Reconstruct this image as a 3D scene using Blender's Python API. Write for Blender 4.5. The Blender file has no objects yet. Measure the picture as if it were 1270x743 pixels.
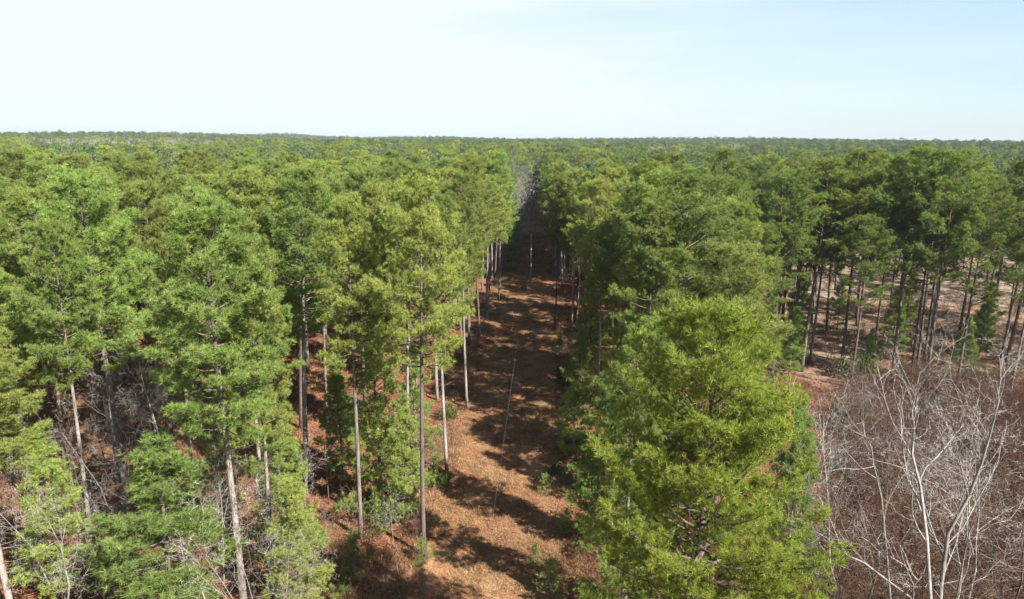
import bpy, math, random
import numpy as np
from mathutils import Matrix, Vector

SC = bpy.context.scene
COL = SC.collection
R = math.radians

# ------------------------------------------------------------------ camera
CAM_H = 30.0
FPX = 858.0                      # focal length in pixels of the 1270 px wide photograph
cam_data = bpy.data.cameras.new('camera')
cam_data.sensor_width = 36.0
cam_data.lens = FPX / 1270 * 36
cam_data.clip_start = 0.5
cam_data.clip_end = 20000
cam = bpy.data.objects.new('camera', cam_data)
COL.objects.link(cam)
CM = Matrix.Rotation(R(2.35), 4, 'Z') @ Matrix.Rotation(R(90 - 13.05), 4, 'X') @ Matrix.Rotation(R(0.55), 4, 'Z')
CM.translation = (0, 0, CAM_H)
cam.matrix_world = CM
SC.camera = cam

# ------------------------------------------------------------------ light
SUN_EL = 40.0
SUN_DIR = Vector((0.76 * math.cos(R(SUN_EL)), -0.65 * math.cos(R(SUN_EL)), math.sin(R(SUN_EL)))).normalized()
world = bpy.data.worlds.new('World')
SC.world = world
world.use_nodes = True
wn = world.node_tree.nodes
wl = world.node_tree.links
bg = wn['Background']
sky = wn.new('ShaderNodeTexSky')
sky.sky_type = 'NISHITA'
sky.sun_disc = False
sky.sun_elevation = R(SUN_EL)
sky.sun_rotation = math.atan2(SUN_DIR.x, SUN_DIR.y)
sky.altitude = 50
sky.air_density = 1.0
sky.dust_density = 0.6
sky.ozone_density = 1.0
# thin high cirrus drawn out in streaks
tc = wn.new('ShaderNodeTexCoord')
mp = wn.new('ShaderNodeMapping')
mp.inputs['Scale'].default_value = (1.3, 1.0, 9.0)
mp.inputs['Rotation'].default_value = (0.0, R(-6), 0.0)
nz = wn.new('ShaderNodeTexNoise')
nz.inputs['Scale'].default_value = 1.6
nz.inputs['Detail'].default_value = 5
nz.inputs['Roughness'].default_value = 0.5
sx = wn.new('ShaderNodeSeparateXYZ')
mr = wn.new('ShaderNodeMapRange')
mr.inputs['From Min'].default_value = 0.75
mr.inputs['From Max'].default_value = -0.55
ad = wn.new('ShaderNodeMath'); ad.operation = 'MULTIPLY_ADD'
ad.inputs[1].default_value = 0.9
cr = wn.new('ShaderNodeMapRange')
cr.inputs['From Min'].default_value = 0.55
cr.inputs['From Max'].default_value = 1.15
cr.inputs['To Min'].default_value = 0.5
cr.inputs['To Max'].default_value = 1.0
mx = wn.new('ShaderNodeMix'); mx.data_type = 'RGBA'
veil = wn.new('ShaderNodeMix'); veil.data_type = 'RGBA'
veil.inputs['A'].default_value = (3.7, 6.7, 8.6, 1)
veil.inputs['B'].default_value = (6.3, 6.9, 7.0, 1)
wl.new(tc.outputs['Generated'], mp.inputs['Vector'])
wl.new(mp.outputs['Vector'], nz.inputs['Vector'])
wl.new(tc.outputs['Generated'], sx.inputs[0])
wl.new(sx.outputs['X'], mr.inputs['Value'])
wl.new(nz.outputs['Fac'], ad.inputs[0])
wl.new(mr.outputs['Result'], ad.inputs[2])
wl.new(ad.outputs[0], cr.inputs['Value'])
up_ = wn.new('ShaderNodeMapRange')          # the veil thins out overhead
up_.inputs['From Min'].default_value = 0.18
up_.inputs['From Max'].default_value = 0.5
up_.inputs['To Min'].default_value = 1.0
up_.inputs['To Max'].default_value = 0.05
wl.new(sx.outputs['Z'], up_.inputs['Value'])
vm = wn.new('ShaderNodeMath'); vm.operation = 'MULTIPLY'
wl.new(cr.outputs['Result'], vm.inputs[0]); wl.new(up_.outputs[0], vm.inputs[1])
wl.new(vm.outputs[0], mx.inputs['Factor']); wl.new(cr.outputs['Result'], veil.inputs['Factor']); wl.new(veil.outputs['Result'], mx.inputs['B'])
wl.new(sky.outputs['Color'], mx.inputs['A'])
wl.new(mx.outputs['Result'], bg.inputs['Color'])
bg.inputs['Strength'].default_value = 0.05

sun_data = bpy.data.lights.new('sun', 'SUN')
sun_data.energy = 5.0
sun_data.angle = R(0.53)
sun_data.color = (1.0, 0.95, 0.87)
sun = bpy.data.objects.new('sun', sun_data)
sun.rotation_euler = SUN_DIR.to_track_quat('Z', 'Y').to_euler()
sun.location = (40, -40, 60)
COL.objects.link(sun)
SC.view_settings.view_transform = 'Standard'
SC.view_settings.look = 'None'
SC.view_settings.gamma = 1.0
SC.view_settings.exposure = 1.55
SC.cycles.max_bounces = 6
SC.cycles.diffuse_bounces = 2
SC.cycles.transmission_bounces = 4
SC.cycles.transparent_max_bounces = 8
SC.cycles.volume_bounces = 0

# ------------------------------------------------------------------ projection helpers (photo pixels <-> ground)
CMi = CM.inverted()
def project(p):
    q = CMi @ Vector(p)
    if q.z > -0.1: return None
    return (635 + FPX * q.x / -q.z, 371.5 - FPX * q.y / -q.z, -q.z)
def ground_at(px, py):
    d = CM.to_3x3() @ Vector(((px - 635) / FPX, -(py - 371.5) / FPX, -1))
    t = -CAM_H / d.z
    return (d.x * t, d.y * t)
def at_forward(px, py, Y):
    """point of the pixel's ray whose world y is Y"""
    d = CM.to_3x3() @ Vector(((px - 635) / FPX, -(py - 371.5) / FPX, -1))
    t = Y / d.y
    return Vector((d.x * t, Y, CAM_H + d.z * t))
def z_for_row(x, y, py):
    lo, hi = -5.0, 60.0
    for _ in range(30):
        m = (lo + hi) / 2
        q = project((x, y, m))
        if q is None or q[1] > py: lo = m
        else: hi = m
    return lo

PATH_X = -2.7
def smooth(a, b, v):
    t = min(1, max(0, (v - a) / (b - a)))
    return t * t * (3 - 2 * t)
def hgt(x, y):
    """gentle far terrain"""
    r = math.hypot(x, y)
    if r < 260: return 0.0
    k = smooth(260, 900, r)
    z = 1.6 * math.sin(x * 0.0041 + 1.3) * math.cos(y * 0.0037) + 1.0 * math.sin(x * 0.011 + y * 0.007)
    z += smooth(380, 1000, r) * (2.0 + 1.9 * math.sin(x * 0.0047 - 0.5) + 1.9 * math.sin(x * 0.0131 + y * .003) + 0.9 * math.sin(x * .037 + y * .011))
    z += smooth(1100, 2200, r) * (2.6 * math.sin(x * 0.0063 + 0.7) + 1.8 * math.sin(x * 0.017 + y * 0.004) + 1.2 * math.sin(x * 0.041 + y * 0.013))
    z += 6.0 * math.exp(-(((x + 520) / 420) ** 2 + ((y - 1900) / 420) ** 2))
    z += 3.0 * math.exp(-(((x - 600) / 500) ** 2 + ((y - 1300) / 300) ** 2))
    return z * k

# ------------------------------------------------------------------ material helpers
def new_mat(name):
    m = bpy.data.materials.new(name)
    m.use_nodes = True
    nt = m.node_tree
    for n in list(nt.nodes): nt.nodes.remove(n)
    out = nt.nodes.new('ShaderNodeOutputMaterial')
    return m, nt, out
def N(nt, typ, **kw):
    n = nt.nodes.new(typ)
    for k, v in kw.items():
        if k.startswith('_'): setattr(n, k[1:], v)
        else: n.inputs[k.replace('_', ' ')].default_value = v
    return n
def ramp(nt, src, stops):
    r = nt.nodes.new('ShaderNodeValToRGB')
    e = r.color_ramp.elements
    while len(e) < len(stops): e.new(0.5)
    for i, (p, c) in enumerate(stops):
        e[i].position = p; e[i].color = (*c, 1)
    nt.links.new(src, r.inputs[0])
    return r.outputs[0]
def mixc(nt, fac, a, b, mode='MIX'):
    m = nt.nodes.new('ShaderNodeMix'); m.data_type = 'RGBA'; m.blend_type = mode
    for s, v in ((m.inputs['Factor'], fac), (m.inputs['A'], a), (m.inputs['B'], b)):
        if isinstance(v, (int, float)): s.default_value = v
        elif isinstance(v, tuple): s.default_value = (*v, 1)
        else: nt.links.new(v, s)
    return m.outputs['Result']

def foliage_mat(name, a, b, c, transl=0.09, seed=0.0, rough=0.55):
    m, nt, out = new_mat(name)
    L = nt.links.new
    oi = N(nt, 'ShaderNodeObjectInfo')
    geo = N(nt, 'ShaderNodeNewGeometry')
    tc_ = N(nt, 'ShaderNodeTexCoord')
    n1 = N(nt, 'ShaderNodeTexNoise', Scale=0.9, Detail=2.0)
    L(tc_.outputs['Object'], n1.inputs['Vector'])
    ri = geo.outputs['Random Per Island']
    f = N(nt, 'ShaderNodeMath', _operation='MULTIPLY_ADD'); f.inputs[1].default_value = 0.55
    L(ri, f.inputs[0]); 
    f2 = N(nt, 'ShaderNodeMapRange'); f2.inputs['From Min'].default_value = 0.35; f2.inputs['From Max'].default_value = 0.65
    f2.inputs['To Max'].default_value = 0.45
    L(n1.outputs['Fac'], f2.inputs['Value']); L(f2.outputs[0], f.inputs[2])
    col = ramp(nt, f.outputs[0], [(0.0, a), (0.55, b), (1.0, c)])
    hs = N(nt, 'ShaderNodeHueSaturation')
    h = N(nt, 'ShaderNodeMapRange'); h.inputs['To Min'].default_value = 0.483; h.inputs['To Max'].default_value = 0.524
    v = N(nt, 'ShaderNodeMapRange'); v.inputs['To Min'].default_value = 0.88; v.inputs['To Max'].default_value = 1.38
    wn_ = N(nt, 'ShaderNodeTexWhiteNoise', _noise_dimensions='1D')
    L(oi.outputs['Random'], h.inputs['Value']); L(oi.outputs['Random'], wn_.inputs['W']); L(wn_.outputs['Value'], v.inputs['Value'])
    L(h.outputs[0], hs.inputs['Hue']); L(v.outputs[0], hs.inputs['Value']); L(col, hs.inputs['Color'])
    d = N(nt, 'ShaderNodeBsdfPrincipled', Roughness=rough); d.inputs['Specular IOR Level'].default_value = 0.5
    t = N(nt, 'ShaderNodeBsdfTranslucent')
    L(hs.outputs['Color'], d.inputs['Base Color'])
    tcol = mixc(nt, 1.0, hs.outputs['Color'], (1.15, 1.25, 0.6), 'MULTIPLY')
    L(tcol, t.inputs['Color'])
    ms = N(nt, 'ShaderNodeMixShader'); ms.inputs[0].default_value = transl
    L(d.outputs[0], ms.inputs[1]); L(t.outputs[0], ms.inputs[2]); L(ms.outputs[0], out.inputs['Surface'])
    return m
def bark_mat(name, dark, light, scale=3.0, stretch=0.25, bump=0.5, streak=None):
    m, nt, out = new_mat(name)
    L = nt.links.new
    tc_ = N(nt, 'ShaderNodeTexCoord')
    mp_ = N(nt, 'ShaderNodeMapping'); mp_.inputs['Scale'].default_value = (1, 1, stretch)
    L(tc_.outputs['Object'], mp_.inputs['Vector'])
    n1 = N(nt, 'ShaderNodeTexNoise', Scale=scale, Detail=5.0, Roughness=0.65)
    vz = N(nt, 'ShaderNodeTexVoronoi', Scale=scale * 4, _feature='DISTANCE_TO_EDGE')
    L(mp_.outputs[0], n1.inputs['Vector']); L(mp_.outputs[0], vz.inputs['Vector'])
    col = ramp(nt, n1.outputs['Fac'], [(0.3, dark), (0.7, light)])
    ed = ramp(nt, vz.outputs['Distance'], [(0.0, (0.45, 0.42, 0.4)), (0.18, (1, 1, 1))])
    col = mixc(nt, 0.8, col, ed, 'MULTIPLY')
    oi = N(nt, 'ShaderNodeObjectInfo')
    v = N(nt, 'ShaderNodeMapRange'); v.inputs['To Min'].default_value = 0.7; v.inputs['To Max'].default_value = 1.3
    L(oi.outputs['Random'], v.inputs['Value'])
    hs = N(nt, 'ShaderNodeHueSaturation'); L(v.outputs[0], hs.inputs['Value']); L(col, hs.inputs['Color'])
    bs = N(nt, 'ShaderNodeBsdfPrincipled', Roughness=0.9); bs.inputs['Specular IOR Level'].default_value = 0.15
    L(hs.outputs['Color'], bs.inputs['Base Color'])
    bp = N(nt, 'ShaderNodeBump', Strength=bump, Distance=0.05)
    L(vz.outputs['Distance'], bp.inputs['Height']); L(bp.outputs[0], bs.inputs['Normal'])
    L(bs.outputs[0], out.inputs['Surface'])
    return m

M = {}
M['needle'] = foliage_mat('pine_needles', (0.115, 0.155, 0.036), (0.215, 0.260, 0.058), (0.335, 0.365, 0.105), 0.42)
M['needle_gold'] = foliage_mat('golden_pine_needles', (0.150, 0.185, 0.026), (0.280, 0.310, 0.044), (0.410, 0.425, 0.090), 0.42)
M['needle_young'] = foliage_mat('young_pine_needles', (0.125, 0.175, 0.046), (0.225, 0.280, 0.068), (0.350, 0.390, 0.120), 0.42)
M['needle_dark'] = foliage_mat('dark_pine_needles', (0.085, 0.118, 0.030), (0.160, 0.202, 0.046), (0.255, 0.290, 0.078), 0.42)
M['needle_cool'] = foliage_mat('cool_pine_needles', (0.050, 0.086, 0.034), (0.092, 0.135, 0.052), (0.145, 0.185, 0.078), 0.09, 0.42)
M['leaf'] = foliage_mat('evergreen_leaves', (0.035, 0.070, 0.015), (0.06, 0.11, 0.02), (0.10, 0.16, 0.03), 0.25, rough=0.35)
M['bark'] = bark_mat('pine_bark', (0.13, 0.10, 0.085), (0.42, 0.385, 0.35))
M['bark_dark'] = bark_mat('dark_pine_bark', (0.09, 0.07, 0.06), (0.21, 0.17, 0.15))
M['limb'] = bark_mat('pine_limb_bark', (0.10, 0.08, 0.065), (0.22, 0.18, 0.15), bump=0.0)
M['bark_white'] = bark_mat('pale_hardwood_bark', (0.17, 0.155, 0.14), (0.40, 0.38, 0.35), scale=2.0, bump=0.2)
M['bark_grey'] = bark_mat('grey_twig_bark', (0.085, 0.062, 0.047), (0.190, 0.150, 0.120), scale=2.0, bump=0.2)
M['twig_red'] = bark_mat('reddish_brush_bark', (0.062, 0.033, 0.023), (0.185, 0.100, 0.066), scale=1.2, bump=0.0)
M['twig_tan'] = bark_mat('tan_brush_bark', (0.075, 0.048, 0.032), (0.185, 0.128, 0.088), scale=1.2, bump=0.0)
M['pole'] = bark_mat('weathered_pole_wood', (0.30, 0.27, 0.23), (0.50, 0.46, 0.41), scale=5, stretch=0.06, bump=0.2)

def ground_material():
    m, nt, out = new_mat('forest_floor')
    L = nt.links.new
    geo = N(nt, 'ShaderNodeNewGeometry')
    sp = N(nt, 'ShaderNodeSeparateXYZ'); L(geo.outputs['Position'], sp.inputs[0])
    def noise(s, d=4.0, r=0.6, vec=None):
        n = N(nt, 'ShaderNodeTexNoise', Scale=s, Detail=d, Roughness=r)
        L(vec or geo.outputs['Position'], n.inputs['Vector'])
        return n.outputs['Fac']
    n_big = noise(0.07, 3); n_mid = noise(0.45, 5); n_fine = noise(5.0, 6, 0.75); n_edge = noise(0.5, 3)
    n_vfine = noise(22.0, 3, 0.8)
    # pine straw: rust brown
    straw = ramp(nt, n_mid, [(0.28, (0.10, 0.042, 0.024)), (0.5, (0.20, 0.085, 0.046)), (0.75, (0.29, 0.145, 0.085))])
    fine = ramp(nt, n_fine, [(0.3, (0.55, 0.52, 0.50)), (0.7, (1.35, 1.35, 1.35))])
    # mown right-of-way: tan dry grass with rusty needles blown over it
    path = ramp(nt, n_mid, [(0.30, (0.21, 0.098, 0.054)), (0.48, (0.325, 0.170, 0.092)), (0.68, (0.395, 0.240, 0.135))])
    moss = ramp(nt, noise(0.16, 4), [(0.5, (0, 0, 0)), (0.68, (1, 1, 1))])
    mossf = N(nt, 'ShaderNodeMath', _operation='MULTIPLY'); mossf.inputs[1].default_value = 0.45
    L(moss, mossf.inputs[0])
    path = mixc(nt, mossf.outputs[0], path, (0.26, 0.235, 0.10))
    # mask for the clearing
    dx = N(nt, 'ShaderNodeMath', _operation='ADD'); dx.inputs[1].default_value = -PATH_X + 0.3
    L(sp.outputs['X'], dx.inputs[0])
    ab = N(nt, 'ShaderNodeMath', _operation='ABSOLUTE'); L(dx.outputs[0], ab.inputs[0])
    ns = N(nt, 'ShaderNodeMath', _operation='MULTIPLY_ADD'); ns.inputs[1].default_value = 6.0
    L(n_edge, ns.inputs[0]); L(ab.outputs[0], ns.inputs[2])
    pm = N(nt, 'ShaderNodeMapRange', From_Min=9.8, From_Max=7.6); L(ns.outputs[0], pm.inputs['Value'])
    # rusty straw drifts inside the clearing
    dr = ramp(nt, n_big, [(0.42, (0, 0, 0)), (0.62, (1, 1, 1))])
    drm = N(nt, 'ShaderNodeMath', _operation='MULTIPLY'); drm.inputs[1].default_value = 0.7; L(dr, drm.inputs[0])
    path = mixc(nt, drm.outputs[0], path, straw)
    # two faint vehicle tracks
    for off in (-1.15, 0.75):
        tx_ = N(nt, 'ShaderNodeMath', _operation='MULTIPLY_ADD'); tx_.inputs[1].default_value = 1.6
        L(noise(0.09, 2), tx_.inputs[0])
        t0 = N(nt, 'ShaderNodeMath', _operation='ADD'); t0.inputs[1].default_value = -PATH_X - off - 0.8
        L(sp.outputs['X'], t0.inputs[0]); L(t0.outputs[0], tx_.inputs[2])
        ta = N(nt, 'ShaderNodeMath', _operation='ABSOLUTE'); L(tx_.outputs[0], ta.inputs[0])
        tm_ = N(nt, 'ShaderNodeMapRange', From_Min=0.34, From_Max=0.12); L(ta.outputs[0], tm_.inputs['Value'])
        tf = N(nt, 'ShaderNodeMath', _operation='MULTIPLY'); L(tm_.outputs[0], tf.inputs[0]); L(n_mid, tf.inputs[1])
        path = mixc(nt, tf.outputs[0], path, (0.20, 0.085, 0.045))
    col = mixc(nt, pm.outputs[0], straw, path)
    # brushy open ground on the far right: greyer and paler
    fx = N(nt, 'ShaderNodeMath', _operation='MULTIPLY_ADD'); fx.inputs[1].default_value = 14.0
    L(n_edge, fx.inputs[0]); L(sp.outputs['X'], fx.inputs[2])
    fm = N(nt, 'ShaderNodeMapRange', From_Min=26.0, From_Max=42.0); L(fx.outputs[0], fm.inputs['Value'])
    field = ramp(nt, n_mid, [(0.3, (0.115, 0.078, 0.054)), (0.55, (0.27, 0.21, 0.155)), (0.75, (0.38, 0.32, 0.25))])
    fy = N(nt, 'ShaderNodeMapRange', From_Min=78.0, From_Max=96.0); L(sp.outputs['Y'], fy.inputs['Value'])
    ff = N(nt, 'ShaderNodeMath', _operation='MULTIPLY'); L(fm.outputs[0], ff.inputs[0]); L(fy.outputs[0], ff.inputs[1])
    col = mixc(nt, ff.outputs[0], col, field)
    # shade under the thicket brush, painted into the ground colour as dark brown
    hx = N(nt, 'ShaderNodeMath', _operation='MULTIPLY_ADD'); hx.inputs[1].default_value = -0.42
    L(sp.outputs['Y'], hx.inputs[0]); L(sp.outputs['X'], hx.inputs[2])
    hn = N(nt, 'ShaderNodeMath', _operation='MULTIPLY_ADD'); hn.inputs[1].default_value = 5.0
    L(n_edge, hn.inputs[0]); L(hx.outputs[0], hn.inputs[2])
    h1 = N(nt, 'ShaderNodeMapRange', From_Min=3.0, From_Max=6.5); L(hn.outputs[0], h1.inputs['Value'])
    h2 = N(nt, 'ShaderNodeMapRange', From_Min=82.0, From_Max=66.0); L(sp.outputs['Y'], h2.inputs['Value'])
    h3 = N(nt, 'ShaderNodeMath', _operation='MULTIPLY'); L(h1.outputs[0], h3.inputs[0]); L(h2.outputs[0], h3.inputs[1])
    thicket_shade = ramp(nt, n_mid, [(0.35, (0.030, 0.019, 0.014)), (0.65, (0.105, 0.055, 0.036))])
    col = mixc(nt, h3.outputs[0], col, thicket_shade)
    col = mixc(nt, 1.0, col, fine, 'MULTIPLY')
    vf = ramp(nt, n_vfine, [(0.35, (0.7, 0.7, 0.7)), (0.65, (1.25, 1.25, 1.25))])
    col = mixc(nt, 1.0, col, vf, 'MULTIPLY')
    bs = N(nt, 'ShaderNodeBsdfPrincipled', Roughness=1.0); bs.inputs['Specular IOR Level'].default_value = 0.1
    L(col, bs.inputs['Base Color'])
    bp = N(nt, 'ShaderNodeBump', Strength=0.7, Distance=0.12)
    hm = N(nt, 'ShaderNodeMath', _operation='MULTIPLY_ADD'); hm.inputs[1].default_value = 0.5
    L(n_fine, hm.inputs[0]); L(n_mid, hm.inputs[2])
    L(hm.outputs[0], bp.inputs['Height']); L(bp.outputs[0], bs.inputs['Normal'])
    L(bs.outputs[0], out.inputs['Surface'])
    return m
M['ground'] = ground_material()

def plain_mat(name, col, rough=0.8, metal=0.0, var=0.25, scale=8):
    m, nt, out = new_mat(name)
    tc_ = N(nt, 'ShaderNodeTexCoord')
    n1 = N(nt, 'ShaderNodeTexNoise', Scale=scale, Detail=4.0)
    nt.links.new(tc_.outputs['Object'], n1.inputs['Vector'])
    lo = tuple(c * (1 - var) for c in col); hi = tuple(min(1, c * (1 + var)) for c in col)
    c = ramp(nt, n1.outputs['Fac'], [(0.3, lo), (0.7, hi)])
    bs = N(nt, 'ShaderNodeBsdfPrincipled', Roughness=rough, Metallic=metal)
    nt.links.new(c, bs.inputs['Base Color']); nt.links.new(bs.outputs[0], out.inputs['Surface'])
    return m
M['wire'] = plain_mat('weathered_aluminium', (0.16, 0.16, 0.16), 0.45, 0.0, 0.1)
M['ceramic'] = plain_mat('grey_ceramic', (0.5, 0.5, 0.5), 0.25)
M['steel'] = plain_mat('galvanised_steel', (0.35, 0.36, 0.37), 0.5, 0.6)
def grass_mat(name, a, b, c):
    m, nt, out = new_mat(name)
    geo = N(nt, 'ShaderNodeNewGeometry'); oi = N(nt, 'ShaderNodeObjectInfo')
    s = N(nt, 'ShaderNodeMath', _operation='MULTIPLY_ADD'); s.inputs[1].default_value = 0.4
    nt.links.new(geo.outputs['Random Per Island'], s.inputs[0])
    q = N(nt, 'ShaderNodeMath', _operation='MULTIPLY'); q.inputs[1].default_value = 0.6
    nt.links.new(oi.outputs['Random'], q.inputs[0]); nt.links.new(q.outputs[0], s.inputs[2])
    c_ = ramp(nt, s.outputs[0], [(0.0, a), (0.5, b), (1.0, c)])
    bs = N(nt, 'ShaderNodeBsdfPrincipled', Roughness=0.8); bs.inputs['Specular IOR Level'].default_value = 0.2
    nt.links.new(c_, bs.inputs['Base Color'])
    t = N(nt, 'ShaderNodeBsdfTranslucent'); nt.links.new(c_, t.inputs['Color'])
    ms = N(nt, 'ShaderNodeMixShader'); ms.inputs[0].default_value = 0.25
    nt.links.new(bs.outputs[0], ms.inputs[1]); nt.links.new(t.outputs[0], ms.inputs[2])
    nt.links.new(ms.outputs[0], out.inputs['Surface'])
    return m
M['dry_grass'] = grass_mat('dry_grass', (0.22, 0.12, 0.06), (0.38, 0.25, 0.13), (0.50, 0.38, 0.22))
M['litter'] = grass_mat('pine_straw_litter', (0.14, 0.06, 0.03), (0.27, 0.13, 0.07), (0.42, 0.26, 0.16))
M['green_grass'] = grass_mat('green_grass', (0.10, 0.13, 0.03), (0.16, 0.18, 0.05), (0.24, 0.24, 0.09))

# ------------------------------------------------------------------ mesh builder
class MB:
    def __init__(s):
        s.v = []; s.f = []; s.mi = []; s.n = 0
    def tube(s, pts, rad, sides=5, mi=0, cap=True):
        pts = np.asarray(pts, float); n = len(pts)
        t = np.gradient(pts, axis=0); t /= (np.linalg.norm(t, axis=1, keepdims=True) + 1e-9)
        ref = np.array([0, 0, 1.0]) if abs(t[0][2]) < 0.8 else np.array([1.0, 0, 0])
        u = np.cross(t, ref); u /= (np.linalg.norm(u, axis=1, keepdims=True) + 1e-9)
        w = np.cross(t, u)
        a = np.arange(sides) * 2 * math.pi / sides
        rad = np.asarray(rad, float).reshape(-1, 1, 1)
        ring = pts[:, None, :] + rad * (np.cos(a)[None, :, None] * u[:, None, :] + np.sin(a)[None, :, None] * w[:, None, :])
        s.v.append(ring.reshape(-1, 3))
        b = s.n
        for i in range(n - 1):
            for j in range(sides):
                k = (j + 1) % sides
                s.f.append((b + i * sides + j, b + i * sides + k, b + (i + 1) * sides + k, b + (i + 1) * sides + j)); s.mi.append(mi)
        if cap and sides > 2:
            s.f.append(tuple(b + (n - 1) * sides + j for j in range(sides))); s.mi.append(mi)
            s.f.append(tuple(b + j for j in reversed(range(sides)))); s.mi.append(mi)
        s.n += n * sides
    def tris(s, T, mi=0):
        T = np.asarray(T, float); k = len(T)
        if not k: return
        s.v.append(T.reshape(-1, 3))
        idx = (np.arange(k * 3) + s.n).reshape(k, 3)
        s.f.extend(map(tuple, idx.tolist())); s.mi.extend([mi] * k)
        s.n += 3 * k
    def box(s, lo, hi, mi=0):
        x0, y0, z0 = lo; x1, y1, z1 = hi
        s.v.append(np.array([(x0, y0, z0), (x1, y0, z0), (x1, y1, z0), (x0, y1, z0), (x0, y0, z1), (x1, y0, z1), (x1, y1, z1), (x0, y1, z1)]))
        b = s.n
        for q in ((0, 3, 2, 1), (4, 5, 6, 7), (0, 1, 5, 4), (1, 2, 6, 5), (2, 3, 7, 6), (3, 0, 4, 7)):
            s.f.append(tuple(b + i for i in q)); s.mi.append(mi)
        s.n += 8
    def mesh(s, name, mats, smooth_shade=False):
        me = bpy.data.meshes.new(name)
        v = np.concatenate(s.v) if s.v else np.zeros((0, 3))
        me.from_pydata(v.tolist(), [], s.f)
        for m in (mats if isinstance(mats, (list, tuple)) else [mats]): me.materials.append(m)
        if any(s.mi): me.polygons.foreach_set('material_index', s.mi)
        if smooth_shade: me.polygons.foreach_set('use_smooth', [True] * len(me.polygons))
        me.update()
        return me

def unit(v):
    return v / (np.linalg.norm(v, axis=-1, keepdims=True) + 1e-9)
def needles(rng, P, D, k, length, width, spread=0.75, up=0.25):
    """tufts of k needle blades each at points P along directions D"""
    n = len(P)
    if n == 0: return np.zeros((0, 3, 3))
    Pn = np.repeat(P, k, axis=0); Dn = np.repeat(D, k, axis=0)
    rd = unit(rng.normal(size=(n * k, 3)))
    d = unit(Dn + rd * spread + np.array([0, 0, up]))
    L = length * rng.uniform(0.65, 1.15, (n * k, 1))
    b = Pn - Dn * rng.uniform(0, 0.25, (n * k, 1)) * length * 0.5
    side = unit(np.cross(d, unit(rng.normal(size=(n * k, 3))))) * width * 0.5
    return np.stack([b - side, b + side, b + d * L], axis=1)

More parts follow.
